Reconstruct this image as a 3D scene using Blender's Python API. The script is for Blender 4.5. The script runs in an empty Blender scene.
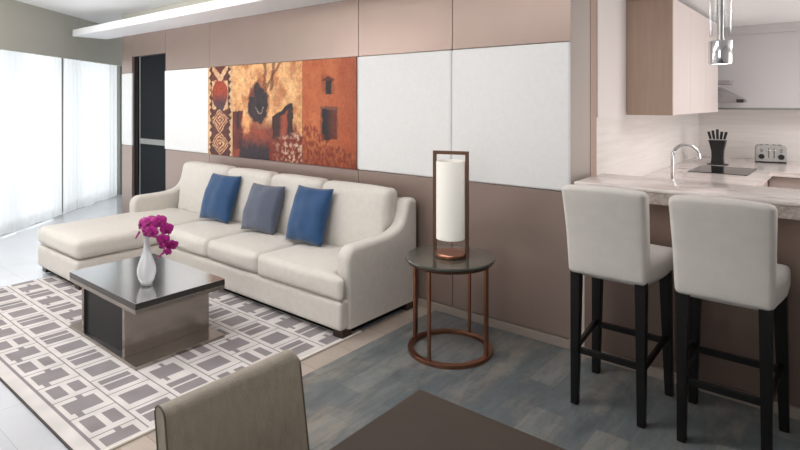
import bpy, bmesh, math, random
from mathutils import Vector, Matrix, noise

random.seed(4)
S = bpy.context.scene
COL = S.collection
R = math.radians

# ------------------------------------------------------------------ camera
cam_data = bpy.data.cameras.new('camera')
cam = bpy.data.objects.new('camera', cam_data)
COL.objects.link(cam)
cam.location = (0, 0, 1.5)
cam.rotation_euler = (R(90), 0, R(39.2))
cam_data.sensor_width = 36
cam_data.lens = 36 * 551 / 800
cam_data.shift_y = -(225 - 102.3) / 800
cam_data.clip_start = 0.05
S.camera = cam

# ------------------------------------------------------------------ world, lights, exposure
world = bpy.data.worlds.new('daylight_sky')
S.world = world
world.use_nodes = True
bg = world.node_tree.nodes['Background']
bg.inputs[0].default_value = (0.94, 0.97, 1.0, 1)
bg.inputs[1].default_value = 1.0

S.view_settings.view_transform = 'Standard'
S.view_settings.look = 'None'
S.view_settings.gamma = 1
S.view_settings.use_curve_mapping = False
S.view_settings.exposure = 0.0
S.cycles.use_denoising = True
S.cycles.max_bounces = 10
S.cycles.diffuse_bounces = 5
S.cycles.transparent_max_bounces = 12
S.cycles.sample_clamp_indirect = 6

# window line: A + e*s, inward normal n
WA = Vector((-9.123, 3.942, 0))
WE = Vector((0.658, -0.753, 0)).normalized()
WN = Vector((0.753, 0.658, 0)).normalized()


def area(name, loc, target, sx, sy, power, color=(1, 1, 1)):
    l = bpy.data.lights.new(name, 'AREA')
    l.shape = 'RECTANGLE'
    l.size, l.size_y = sx, sy
    l.energy = power
    l.color = color
    o = bpy.data.objects.new(name, l)
    COL.objects.link(o)
    o.location = loc
    o.rotation_euler = (Vector(target) - Vector(loc)).to_track_quat('-Z', 'Y').to_euler()
    return o


# daylight through the curtained window wall
wc = WA + WE * 2.6 - WN * 0.9 + Vector((0, 0, 1.1))
area('window_daylight', wc, wc + WN * 2 + Vector((0, 0, 0.0)), 5.6, 2.6, 86, (0.97, 0.98, 1.0))
# added soft area fills under the living room and kitchen ceilings
area('living_ceiling_fill', (-2.9, 1.1, 2.6), (-3.1, 1.5, 0), 4.2, 0.8, 80, (1.0, 0.99, 0.98))
area('kitchen_ceiling_fill', (0.5, 4.9, 2.24), (0.3, 4.9, 0), 0.9, 1.8, 40, (1.0, 0.99, 0.98))
# added fill from the rear wall, which has no window
area('dining_rear_fill', (-1.4, -3.1, 1.6), (-2.6, 1.0, 1.9), 3.4, 1.9, 62, (1.0, 0.99, 0.98))
# added upward fill to brighten the ceiling, no lamp stands here
area('upward_fill', (-5.4, 0.1, 1.8), (-5.6, 0.5, 2.6), 0.9, 0.9, 90, (1.0, 0.99, 0.98))
area('kitchen_side_fill', (2.1, 5.0, 1.3), (0, 5.0, 1.7), 2.6, 1.3, 50, (1.0, 0.99, 0.99))  # added side fill to lift the kitchen ceiling and doors


# ------------------------------------------------------------------ materials
def srgb(r, g, b):
    def f(c):
        c /= 255
        return c / 12.92 if c <= 0.04045 else ((c + 0.055) / 1.055) ** 2.4
    return (f(r), f(g), f(b), 1)


def mat(name, col, rough=0.5, metal=0.0, bump=0.0, bscale=200, var=0.0, vscale=8, sheen=0.0, spec=0.5, coat=0.0, stretch=None):
    m = bpy.data.materials.new(name)
    m.use_nodes = True
    nt = m.node_tree
    p = nt.nodes['Principled BSDF']
    p.inputs['Base Color'].default_value = col
    p.inputs['Roughness'].default_value = rough
    p.inputs['Metallic'].default_value = metal
    p.inputs['Specular IOR Level'].default_value = spec
    p.inputs['Sheen Weight'].default_value = sheen
    p.inputs['Coat Weight'].default_value = coat
    p.inputs['Coat Roughness'].default_value = 0.08
    tc = nt.nodes.new('ShaderNodeTexCoord')
    mp = nt.nodes.new('ShaderNodeMapping')
    nt.links.new(tc.outputs['Object'], mp.inputs['Vector'])
    if stretch:
        mp.inputs['Scale'].default_value = stretch
    if bump:
        n = nt.nodes.new('ShaderNodeTexNoise')
        n.inputs['Scale'].default_value = bscale
        n.inputs['Detail'].default_value = 3
        b = nt.nodes.new('ShaderNodeBump')
        b.inputs['Strength'].default_value = bump
        b.inputs['Distance'].default_value = 0.004
        nt.links.new(mp.outputs[0], n.inputs['Vector'])
        nt.links.new(n.outputs['Fac'], b.inputs['Height'])
        nt.links.new(b.outputs[0], p.inputs['Normal'])
    if var:
        n = nt.nodes.new('ShaderNodeTexNoise')
        n.inputs['Scale'].default_value = vscale
        n.inputs['Detail'].default_value = 4
        r = nt.nodes.new('ShaderNodeValToRGB')
        c = col[:3]
        r.color_ramp.elements[0].position = 0.3
        r.color_ramp.elements[1].position = 0.7
        r.color_ramp.elements[0].color = (*[x * (1 - var) for x in c], 1)
        r.color_ramp.elements[1].color = (*[min(1, x * (1 + var)) for x in c], 1)
        nt.links.new(mp.outputs[0], n.inputs['Vector'])
        nt.links.new(n.outputs['Fac'], r.inputs['Fac'])
        nt.links.new(r.outputs['Color'], p.inputs['Base Color'])
    return m


def attr_mat(name, rough=0.6, bump=0.0, bscale=300, spec=0.3):
    m = mat(name, (1, 1, 1, 1), rough, bump=bump, bscale=bscale, spec=spec)
    nt = m.node_tree
    a = nt.nodes.new('ShaderNodeVertexColor')
    a.layer_name = 'print'
    nt.links.new(a.outputs['Color'], nt.nodes['Principled BSDF'].inputs['Base Color'])
    return m


def brick_mat(name, c1, c2, cm, bw, bh, mortar, rough, var=0.25, offset=0.5, rot=0.0, vscale=3.0, coat=0.0):
    m = bpy.data.materials.new(name)
    m.use_nodes = True
    nt = m.node_tree
    p = nt.nodes['Principled BSDF']
    p.inputs['Roughness'].default_value = rough
    p.inputs['Coat Weight'].default_value = coat
    tc = nt.nodes.new('ShaderNodeTexCoord')
    mp = nt.nodes.new('ShaderNodeMapping')
    mp.inputs['Rotation'].default_value = (0, 0, rot)
    nt.links.new(tc.outputs['Object'], mp.inputs['Vector'])
    b = nt.nodes.new('ShaderNodeTexBrick')
    b.inputs['Color1'].default_value = c1
    b.inputs['Color2'].default_value = c2
    b.inputs['Mortar'].default_value = cm
    b.inputs['Scale'].default_value = 1
    b.inputs['Mortar Size'].default_value = mortar
    b.inputs['Mortar Smooth'].default_value = 0.3
    b.inputs['Brick Width'].default_value = bw
    b.inputs['Row Height'].default_value = bh
    b.offset = offset
    nt.links.new(mp.outputs[0], b.inputs['Vector'])
    n = nt.nodes.new('ShaderNodeTexNoise')
    n.inputs['Scale'].default_value = vscale
    n.inputs['Detail'].default_value = 6
    n.inputs['Roughness'].default_value = 0.65
    n.inputs['Distortion'].default_value = 0.6
    nt.links.new(mp.outputs[0], n.inputs['Vector'])
    r = nt.nodes.new('ShaderNodeValToRGB')
    r.color_ramp.elements[0].position = 0.3
    r.color_ramp.elements[1].position = 0.72
    r.color_ramp.elements[0].color = (1 - var, 1 - var, 1 - var * 0.9, 1)
    r.color_ramp.elements[1].color = (1 + var, 1 + var * 0.97, 1 + var * 0.9, 1)
    nt.links.new(n.outputs['Fac'], r.inputs['Fac'])
    mx = nt.nodes.new('ShaderNodeMix')
    mx.data_type = 'RGBA'
    mx.blend_type = 'MULTIPLY'
    mx.inputs['Factor'].default_value = 1
    nt.links.new(b.outputs['Color'], mx.inputs['A'])
    nt.links.new(r.outputs['Color'], mx.inputs['B'])
    nt.links.new(mx.outputs['Result'], p.inputs['Base Color'])
    return m, nt, mp, mx, p


M = {}
M['plaster'] = mat('white_plaster', srgb(226, 224, 222), 0.8, bump=0.05, bscale=60)
M['ceiling'] = mat('white_ceiling_paint', srgb(244, 244, 244), 0.9)
M['pelmet'] = mat('greige_pelmet_paint', srgb(190, 188, 177), 0.75)
M['bulkhead'] = mat('white_bulkhead_paint', srgb(240, 240, 242), 0.6)
M['lacquer'] = mat('mauve_lacquer_panel', srgb(152, 133, 124), 0.38, metal=0.5, var=0.04, vscale=2)
M['joint'] = mat('panel_joint_shadow_gap', srgb(120, 104, 98), 0.6)
M['fabric_wall'] = mat('white_fabric_wall_panel', srgb(226, 225, 224), 0.85, bump=0.25, bscale=260, var=0.02, vscale=40)
M['endwall'] = mat('taupe_grey_wall_end', srgb(176, 165, 158), 0.5)
M['brown_trim'] = mat('brown_corner_trim', srgb(170, 145, 132), 0.5)
M['pale_strip'] = mat('pale_metal_strip', srgb(205, 192, 184), 0.35, metal=0.3)
M['baseboard'] = mat('taupe_baseboard', srgb(150, 138, 128), 0.5)
M['door'] = mat('dark_lacquer_door', srgb(24, 27, 30), 0.6, spec=0.06)
M['black'] = mat('black_satin', srgb(14, 14, 16), 0.6, spec=0.1)
M['doorband'] = mat('grey_door_band', srgb(128, 130, 126), 0.5)
M['mullion'] = mat('olive_grey_window_frame', srgb(128, 130, 122), 0.5)
M['sofa'] = mat('oatmeal_sofa_fabric', srgb(206, 200, 192), 0.92, bump=0.22, bscale=420, var=0.035, vscale=26, sheen=0.15)
M['foot'] = mat('dark_bronze_foot', srgb(70, 60, 52), 0.35, metal=0.6)
M['blue'] = mat('blue_velvet', srgb(14, 64, 108), 0.7, bump=0.15, bscale=300, var=0.14, vscale=7, sheen=0.25)
M['greyp'] = mat('slate_grey_woven', srgb(86, 92, 108), 0.85, bump=0.3, bscale=160, var=0.12, vscale=60, sheen=0.2, stretch=(1, 1, 4))
M['tabletop'] = mat('dark_satin_metal_top', srgb(186, 184, 184), 0.17, metal=0.9, coat=0.4, var=0.06, vscale=20, stretch=(1, 6, 1))
M['steel'] = mat('brushed_steel', srgb(158, 150, 143), 0.24, metal=0.95, bump=0.03, bscale=300, var=0.06, vscale=3, stretch=(0.4, 0.4, 30))
M['ctblack'] = mat('black_gloss_lacquer', srgb(12, 13, 16), 0.35, spec=0.2)
M['bronze'] = mat('antique_bronze', srgb(150, 106, 85), 0.3, metal=1.0, var=0.15, vscale=6)
M['bronze_dark'] = mat('dark_bronze_wood', srgb(92, 62, 44), 0.4, metal=0.35)
M['stone_top'] = mat('grey_green_glass_top', srgb(72, 73, 66), 0.15, spec=0.5, coat=0.2)
M['stool'] = mat('stool_ivory_fabric', srgb(206, 200, 194), 0.9, bump=0.2, bscale=420, var=0.03, vscale=18, sheen=0.1)
M['ebony'] = mat('ebony_stained_wood', srgb(17, 15, 15), 0.4, spec=0.3, var=0.2, vscale=30, stretch=(1, 1, 0.1))
M['leather'] = mat('taupe_woven_leather', srgb(160, 149, 133), 0.5, bump=0.3, bscale=260, var=0.08, vscale=70, stretch=(1, 1, 0.35))
M['piping'] = mat('dark_leather_piping', srgb(92, 86, 74), 0.5)
M['walnut'] = mat('dark_walnut_table', srgb(60, 47, 37), 0.55, spec=0.3, var=0.07, vscale=3, stretch=(1, 6, 1))
M['chrome'] = mat('polished_chrome', srgb(228, 229, 231), 0.14, metal=1)
M['cabinet_pale'] = mat('pale_pink_gloss_cabinet', srgb(216, 203, 198), 0.3, var=0.02, vscale=4, stretch=(8, 8, 0.6))
M['palewhite'] = mat('pale_white_gloss_panel', srgb(230, 222, 220), 0.35)
M['cabinet_wood'] = mat('taupe_wood_cabinet_side', srgb(178, 154, 137), 0.5, var=0.05, vscale=5, stretch=(8, 8, 0.6))
M['cabinet_grey'] = mat('light_grey_cabinet', srgb(196, 192, 192), 0.45)
M['cabinet_base'] = mat('mauve_base_cabinet', srgb(178, 160, 152), 0.45)
M['hob'] = mat('black_ceramic_glass', srgb(24, 25, 28), 0.06)
M['hobrim'] = mat('hob_steel_rim', srgb(190, 190, 190), 0.3, metal=0.9)
M['toaster'] = mat('toaster_brushed_steel', srgb(190, 189, 187), 0.34, metal=0.75)
M['hoodgrey'] = mat('hood_satin_grey', srgb(140, 136, 136), 0.45, metal=0.3)
M['blackplastic'] = mat('black_plastic', srgb(18, 18, 20), 0.4)
M['petal'] = mat('magenta_petal', srgb(158, 4, 116), 0.5, var=0.2, vscale=60)
M['petal_dark'] = mat('deep_magenta_lip', srgb(120, 8, 84), 0.5)
M['stem'] = mat('green_stem', srgb(92, 110, 60), 0.6)

# bar front is the same lacquer, with the counter's shade put into its colour
M['barfront'] = mat('shaded_bar_front_lacquer', srgb(128, 108, 98), 0.4, metal=0.5, var=0.04, vscale=2)

# marble stone worktop
m = mat('veined_stone_worktop', srgb(205, 196, 188), 0.16, coat=0.2)
nt = m.node_tree
n = nt.nodes.new('ShaderNodeTexNoise')
n.inputs['Scale'].default_value = 5
n.inputs['Detail'].default_value = 8
n.inputs['Distortion'].default_value = 1.4
mp = nt.nodes.new('ShaderNodeMapping')
mp.inputs['Scale'].default_value = (0.7, 3.5, 3.5)
tc = nt.nodes.new('ShaderNodeTexCoord')
nt.links.new(tc.outputs['Object'], mp.inputs[0])
nt.links.new(mp.outputs[0], n.inputs['Vector'])
r = nt.nodes.new('ShaderNodeValToRGB')
r.color_ramp.elements[0].position = 0.3
r.color_ramp.elements[0].color = srgb(168, 152, 144)
r.color_ramp.elements[1].position = 0.62
r.color_ramp.elements[1].color = srgb(226, 216, 211)
e2 = r.color_ramp.elements.new(0.42)
e2.color = srgb(216, 205, 200)
nt.links.new(n.outputs['Fac'], r.inputs['Fac'])
nt.links.new(r.outputs['Color'], nt.nodes['Principled BSDF'].inputs['Base Color'])
M['stone'] = m

M['stone_edge'] = mat('speckled_stone_edge', srgb(172, 160, 152), 0.4, var=0.25, vscale=60)

# backsplash: pale travertine with horizontal streaks
m = mat('streaked_travertine_backsplash', srgb(214, 204, 197), 0.4, bump=0.5, bscale=7, stretch=(0.8, 0.8, 16))
nt = m.node_tree
n = nt.nodes.new('ShaderNodeTexNoise')
n.inputs['Scale'].default_value = 3.2
n.inputs['Detail'].default_value = 6
mp = nt.nodes.new('ShaderNodeMapping')
mp.inputs['Scale'].default_value = (0.6, 0.6, 12)
tc = nt.nodes.new('ShaderNodeTexCoord')
nt.links.new(tc.outputs['Object'], mp.inputs[0])
nt.links.new(mp.outputs[0], n.inputs['Vector'])
r = nt.nodes.new('ShaderNodeValToRGB')
r.color_ramp.elements[0].position = 0.35
r.color_ramp.elements[0].color = srgb(222, 215, 211)
r.color_ramp.elements[1].position = 0.65
r.color_ramp.elements[1].color = srgb(230, 224, 220)
nt.links.new(n.outputs['Fac'], r.inputs['Fac'])
nt.links.new(r.outputs['Color'], nt.nodes['Principled BSDF'].inputs['Base Color'])
M['backsplash'] = m

# floors
M['marble'], *_ = brick_mat('polished_white_marble', srgb(198, 199, 203), srgb(193, 194, 199), srgb(176, 177, 181), 0.8, 0.8, 0.002, 0.1, var=0.05, offset=0, vscale=2, coat=0.2)
M['planks'], *_ = brick_mat('taupe_wood_planks', srgb(180, 166, 154), srgb(164, 150, 139), srgb(136, 122, 112), 2.0, 0.3, 0.002, 0.35, var=0.08, vscale=6)
sl, nt, mp, mx, p = brick_mat('blue_grey_slate_planks', srgb(90, 98, 101), srgb(122, 124, 121), srgb(84, 90, 93), 0.46, 0.15, 0.0014, 0.38, var=0.42, rot=R(90), vscale=9)
sl.node_tree.nodes['Brick Texture'].inputs['Bias'].default_value = -0.2
for nn in list(sl.node_tree.nodes):
    if nn.type == 'TEX_NOISE':
        nn.inputs['Detail'].default_value = 9
        nn.inputs['Roughness'].default_value = 0.78
        nn.inputs['Distortion'].default_value = 0.2
        ms = sl.node_tree.nodes.new('ShaderNodeMapping')
        ms.inputs['Scale'].default_value = (0.45, 1.3, 1)
        sl.node_tree.links.new(mp.outputs[0], ms.inputs['Vector'])
        sl.node_tree.links.new(ms.outputs[0], nn.inputs['Vector'])
# rust and pale streaks along the planks
n = nt.nodes.new('ShaderNodeTexNoise')
n.inputs['Scale'].default_value = 2.3
n.inputs['Detail'].default_value = 7
n.inputs['Roughness'].default_value = 0.7
mp2 = nt.nodes.new('ShaderNodeMapping')
mp2.inputs['Scale'].default_value = (2.4, 0.9, 1)
tc = nt.nodes.new('ShaderNodeTexCoord')
nt.links.new(tc.outputs['Object'], mp2.inputs[0])
nt.links.new(mp2.outputs[0], n.inputs['Vector'])
r = nt.nodes.new('ShaderNodeValToRGB')
r.color_ramp.elements[0].position = 0.5
r.color_ramp.elements[0].color = (0, 0, 0, 1)
r.color_ramp.elements[1].position = 0.75
r.color_ramp.elements[1].color = (0.75, 0.75, 0.75, 1)
nt.links.new(n.outputs['Fac'], r.inputs['Fac'])
mx2 = nt.nodes.new('ShaderNodeMix')
mx2.data_type = 'RGBA'
nt.links.new(r.outputs['Color'], mx2.inputs['Factor'])
nt.links.new(mx.outputs['Result'], mx2.inputs['A'])
mx2.inputs['B'].default_value = srgb(158, 146, 130)
nt.links.new(mx2.outputs['Result'], p.inputs['Base Color'])
M['slate'] = sl

# sheer curtain
m = bpy.data.materials.new('white_sheer_voile')
m.use_nodes = True
nt = m.node_tree
for nn in list(nt.nodes):
    if nn.type == 'BSDF_PRINCIPLED':
        nt.nodes.remove(nn)
out = next(nn for nn in nt.nodes if nn.type == 'OUTPUT_MATERIAL')
tr = nt.nodes.new('ShaderNodeBsdfTransparent')
tl = nt.nodes.new('ShaderNodeBsdfTranslucent')
df = nt.nodes.new('ShaderNodeBsdfDiffuse')
tl.inputs[0].default_value = (0.96, 0.96, 0.97, 1)
df.inputs[0].default_value = (0.9, 0.9, 0.93, 1)
m1 = nt.nodes.new('ShaderNodeMixShader')
m2 = nt.nodes.new('ShaderNodeMixShader')
m1.inputs[0].default_value = 0.35
m2.inputs[0].default_value = 0.8
nt.links.new(tl.outputs[0], m1.inputs[1])
nt.links.new(df.outputs[0], m1.inputs[2])
nt.links.new(tr.outputs[0], m2.inputs[1])
nt.links.new(m1.outputs[0], m2.inputs[2])
nt.links.new(m2.outputs[0], out.inputs['Surface'])
M['sheer'] = m


def glassy(name, tint, gloss=0.12, rough=0.03):
    m = bpy.data.materials.new(name)
    m.use_nodes = True
    nt = m.node_tree
    for nn in list(nt.nodes):
        if nn.type == 'BSDF_PRINCIPLED':
            nt.nodes.remove(nn)
    out = next(nn for nn in nt.nodes if nn.type == 'OUTPUT_MATERIAL')
    a = nt.nodes.new('ShaderNodeBsdfTransparent')
    a.inputs[0].default_value = tint
    g = nt.nodes.new('ShaderNodeBsdfGlossy')
    g.inputs['Roughness'].default_value = rough
    fr = nt.nodes.new('ShaderNodeFresnel')
    fr.inputs['IOR'].default_value = 1.45
    ad = nt.nodes.new('ShaderNodeMath')
    ad.operation = 'ADD'
    ad.inputs[1].default_value = gloss
    ad.use_clamp = True
    ml = nt.nodes.new('ShaderNodeMath')
    ml.operation = 'MULTIPLY'
    ml.inputs[1].default_value = 0.18
    nt.links.new(fr.outputs[0], ml.inputs[0])
    nt.links.new(ml.outputs[0], ad.inputs[0])
    mx = nt.nodes.new('ShaderNodeMixShader')
    nt.links.new(ad.outputs[0], mx.inputs[0])
    nt.links.new(a.outputs[0], mx.inputs[1])
    nt.links.new(g.outputs[0], mx.inputs[2])
    nt.links.new(mx.outputs[0], out.inputs['Surface'])
    return m


M['pane'] = glassy('window_glass', (0.96, 0.98, 0.98, 1), 0.02)
M['tube_glass'] = glassy('clear_pendant_glass', (0.97, 0.975, 0.98, 1), 0.015)
m = mat('milky_vase_glass', srgb(242, 244, 246), 0.12, coat=0.3)
m.node_tree.nodes['Principled BSDF'].inputs['Transmission Weight'].default_value = 0.45
m.node_tree.nodes['Principled BSDF'].inputs['Subsurface Weight'].default_value = 0.15
m.node_tree.nodes['Principled BSDF'].inputs['Subsurface Radius'].default_value = (0.02, 0.02, 0.02)
M['milk'] = m
m = mat('clear_vase_foot', srgb(240, 244, 246), 0.05)
m.node_tree.nodes['Principled BSDF'].inputs['Transmission Weight'].default_value = 0.8
M['clear'] = m
# lamp shade: lit from within, softly
m = mat('white_lamp_shade', srgb(240, 236, 228), 0.8)
pp = m.node_tree.nodes['Principled BSDF']
pp.inputs['Emission Color'].default_value = (1.0, 0.95, 0.88, 1)
pp.inputs['Emission Strength'].default_value = 0.08
M['shade'] = m
m = mat('pendant_lit_disc', srgb(255, 250, 240), 0.5)
pp = m.node_tree.nodes['Principled BSDF']
pp.inputs['Emission Color'].default_value = (1.0, 0.95, 0.88, 1)
pp.inputs['Emission Strength'].default_value = 3
M['lit'] = m


# ------------------------------------------------------------------ geometry helpers
def root(name, loc, label, cat, group=None, rz=0.0):
    o = bpy.data.objects.new(name, None)
    o.empty_display_size = 0.1
    COL.objects.link(o)
    o.location = loc
    o.rotation_euler = (0, 0, rz)
    o['label'] = label
    o['category'] = cat
    if group:
        o['group'] = group
    return o


def build(name, bm, material, parent=None, smooth=False, world=True, angle=40):
    """link bm as one mesh object; world=True: coordinates are world ones, moved into the parent's frame"""
    bmesh.ops.recalc_face_normals(bm, faces=bm.faces[:])
    me = bpy.data.meshes.new(name)
    bm.to_mesh(me)
    bm.free()
    o = bpy.data.objects.new(name, me)
    COL.objects.link(o)
    for mm in (material if isinstance(material, (list, tuple)) else [material]):
        me.materials.append(mm)
    if smooth:
        me.polygons.foreach_set('use_smooth', [True] * len(me.polygons))
        try:
            me.set_sharp_from_angle(angle=R(angle))
        except Exception:
            pass
    if parent is not None:
        o.parent = parent
        if world:
            top = parent
            while top.parent:
                top = top.parent
            me.transform(Matrix.Translation(-Vector(top.location)))
    return o


def tag(o, label, cat, group=None):
    o['label'] = label
    o['category'] = cat
    if group:
        o['group'] = group
    return o


def struct(o, label=None):
    o['kind'] = 'structure'
    if label:
        o['label'] = label
    return o


def B():
    return bmesh.new()


def box(bm, x0, x1, y0, y1, z0, z1, bev=0.0, seg=2):
    vs = [bm.verts.new(p) for p in ((x0, y0, z0), (x1, y0, z0), (x1, y1, z0), (x0, y1, z0), (x0, y0, z1), (x1, y0, z1), (x1, y1, z1), (x0, y1, z1))]
    fs = [bm.faces.new([vs[i] for i in f]) for f in ((0, 3, 2, 1), (4, 5, 6, 7), (0, 1, 5, 4), (1, 2, 6, 5), (2, 3, 7, 6), (3, 0, 4, 7))]
    if bev:
        es = list({e for f in fs for e in f.edges})
        bmesh.ops.bevel(bm, geom=es, offset=bev, segments=seg, affect='EDGES', profile=0.5)
    return bm


def hexa(bm, bot, top, bev=0.0, seg=2):
    """eight-corner solid from two quads"""
    vs = [bm.verts.new(p) for p in list(bot) + list(top)]
    fs = [bm.faces.new([vs[i] for i in f]) for f in ((0, 3, 2, 1), (4, 5, 6, 7), (0, 1, 5, 4), (1, 2, 6, 5), (2, 3, 7, 6), (3, 0, 4, 7))]
    if bev:
        es = list({e for f in fs for e in f.edges})
        bmesh.ops.bevel(bm, geom=es, offset=bev, segments=seg, affect='EDGES')
    return bm


def prism(bm, pts, axis, a0, a1, bev=0.0, seg=3):
    """extrude a polygon of (u, v) along axis 'x','y' or 'z' between a0 and a1"""
    def P(u, v, a):
        return {'x': (a, u, v), 'y': (u, a, v), 'z': (u, v, a)}[axis]
    lo = [bm.verts.new(P(u, v, a0)) for u, v in pts]
    hi = [bm.verts.new(P(u, v, a1)) for u, v in pts]
    k = len(pts)
    caps = [bm.faces.new(lo[::-1]), bm.faces.new(hi)]
    for i in range(k):
        bm.faces.new([lo[i], lo[(i + 1) % k], hi[(i + 1) % k], hi[i]])
    if bev:
        es = list({e for f in caps for e in f.edges})
        bmesh.ops.bevel(bm, geom=es, offset=bev, segments=seg, affect='EDGES')
    return bm


def lathe(bm, prof, cx, cy, n=40, close=False):
    rings = []
    for rr, z in prof:
        if rr < 1e-6:
            rings.append([bm.verts.new((cx, cy, z))])
        else:
            rings.append([bm.verts.new((cx + rr * math.cos(2 * math.pi * i / n), cy + rr * math.sin(2 * math.pi * i / n), z)) for i in range(n)])
    pairs = list(zip(rings, rings[1:]))
    if close:
        pairs.append((rings[-1], rings[0]))
    for a, b in pairs:
        for i in range(n):
            j = (i + 1) % n
            if len(a) == 1 and len(b) == 1:
                continue
            if len(a) == 1:
                bm.faces.new([a[0], b[i], b[j]])
            elif len(b) == 1:
                bm.faces.new([a[i], a[j], b[0]])
            else:
                bm.faces.new([a[i], a[j], b[j], b[i]])
    return bm


def tube(bm, pts, r, n=10, taper=None):
    pts = [Vector(p) for p in pts]
    rings = []
    for i, p in enumerate(pts):
        d = (pts[min(i + 1, len(pts) - 1)] - pts[max(i - 1, 0)]).normalized()
        up = Vector((0, 0, 1)) if abs(d.z) < 0.9 else Vector((1, 0, 0))
        a = d.cross(up).normalized()
        b = d.cross(a).normalized()
        rr = r if taper is None else r * (1 + (taper - 1) * i / (len(pts) - 1))
        rings.append([bm.verts.new(p + a * rr * math.cos(2 * math.pi * k / n) + b * rr * math.sin(2 * math.pi * k / n)) for k in range(n)])
    for a, b in zip(rings, rings[1:]):
        for i in range(n):
            bm.faces.new([a[i], a[(i + 1) % n], b[(i + 1) % n], b[i]])
    bm.faces.new(rings[0][::-1])
    bm.faces.new(rings[-1])
    return bm


def softbox(bm, x0, x1, y0, y1, z0, z1, r=0.05, puff=(0, 0, 0), n=12, wob=0.0, shear=None, seed=0):
    """rounded upholstered block whose faces swell by puff; shear(p) can bend it"""
    c = Vector(((x0 + x1) / 2, (y0 + y1) / 2, (z0 + z1) / 2))
    h = Vector(((x1 - x0) / 2, (y1 - y0) / 2, (z1 - z0) / 2))
    r = min(r, *h)
    cache = {}

    def samples(hh):
        # parameter values in -1..1, denser near the rounded ends
        k = [-1, -1 + r / hh * 0.25, -1 + r / hh * 0.6, -1 + r / hh]
        mid = [(-1 + r / hh) + (2 - 2 * r / hh) * i / n for i in range(1, n)]
        return k + mid + [-v for v in reversed(k)]
    sx, sy, sz = samples(h.x), samples(h.y), samples(h.z)

    def vert(u, v, w):
        key = (round(u, 5), round(v, 5), round(w, 5))
        if key in cache:
            return cache[key]
        p = Vector((u * h.x, v * h.y, w * h.z))
        inner = Vector([max(-h[i] + r, min(h[i] - r, p[i])) for i in range(3)])
        d = p - inner
        if d.length > 1e-9:
            # map the cube shell onto the rounded shell
            p = inner + d.normalized() * r * (max(abs(d.x), abs(d.y), abs(d.z)) / r if r else 1)
        fu, fv, fw = 1 - u * u, 1 - v * v, 1 - w * w
        p.x += u * puff[0] * fv * fw
        p.y += v * puff[1] * fu * fw
        p.z += w * puff[2] * fu * fv
        if wob:
            q = c + p + Vector((seed * 3.1, 0, 0))
            p += Vector((noise.noise(q * 6), noise.noise(q * 6 + Vector((9, 0, 0))), noise.noise(q * 6 + Vector((0, 9, 0))))) * wob
        q = c + p
        if shear:
            q = shear(q)
        cache[key] = bm.verts.new(q)
        return cache[key]

    def face(g, a, b):
        for i in range(len(a) - 1):
            for j in range(len(b) - 1):
                vs = [g(a[i], b[j]), g(a[i + 1], b[j]), g(a[i + 1], b[j + 1]), g(a[i], b[j + 1])]
                if len(set(vs)) == 4:
                    bm.faces.new(vs)
    for s in (-1, 1):
        face(lambda a, b: vert(s, a, b), sy, sz)
        face(lambda a, b: vert(a, s, b), sx, sz)
        face(lambda a, b: vert(a, b, s), sx, sy)
    return bm


def copy_tree(o, parent=None):
    c = o.copy()
    COL.objects.link(c)
    c.parent = parent
    for ch in [k for k in bpy.data.objects if k.parent == o]:
        copy_tree(ch, c)
    return c


def arc(cx, cy, r, a0, a1, n):
    return [(cx + r * math.cos(R(a0 + (a1 - a0) * i / n)), cy + r * math.sin(R(a0 + (a1 - a0) * i / n))) for i in range(n + 1)]


# ------------------------------------------------------------------ room shell
WY = 3.248            # face of the panelled wall
XE = -1.31            # its right end
# floor
fl = bpy.data.objects.new('floor', None)
COL.objects.link(fl)
struct(fl)
bm = B()
prism(bm, [(-2.48, -3.2), (-2.48, 4.6), (-9.75, 4.6), (-9.75, 4.1), (-3.2, -3.2)], 'z', -0.1, 0)
build('marble_paving', bm, M['marble'], fl)
build('plank_strip', box(B(), -2.48, -2.32, -3.2, 4.6, -0.1, 0), M['planks'], fl)
build('slate_paving', box(B(), -2.32, 2.2, -3.2, 7.1, -0.1, 0), M['slate'], fl)
# ceilings
bm = B()
prism(bm, [(2.2, -3.2), (2.2, 3.25), (-1.3, 3.25), (-1.3, 4.6), (-9.75, 4.6), (-9.75, 4.1), (-3.2, -3.2)], 'z', 2.63, 2.73)
struct(build('ceiling', bm, M['ceiling']))
struct(build('ceiling', box(B(), -1.34, 2.2, 3.2, 7.1, 2.28, 2.73), M['ceiling']))
# hidden sides of the room
struct(build('wall_right', box(B(), 2.2, 2.3, -3.2, 7.1, -0.1, 2.73), M['plaster']))
struct(build('wall_rear', box(B(), -3.2, 2.3, -3.3, -3.2, -0.1, 2.73), M['plaster']))
struct(build('wall_passage', box(B(), -9.75, -1.9, 4.6, 4.7, -0.1, 2.73), M['plaster']))


def on_window(s, off, z):
    p = WA + WE * s + WN * off
    return (p.x, p.y, z)


def wbox(bm, s0, s1, o0, o1, z0, z1, bev=0.0):
    return hexa(bm, [on_window(s0, o0, z0), on_window(s1, o0, z0), on_window(s1, o1, z0), on_window(s0, o1, z0)],
                [on_window(s0, o0, z1), on_window(s1, o0, z1), on_window(s1, o1, z1), on_window(s0, o1, z1)], bev)


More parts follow.
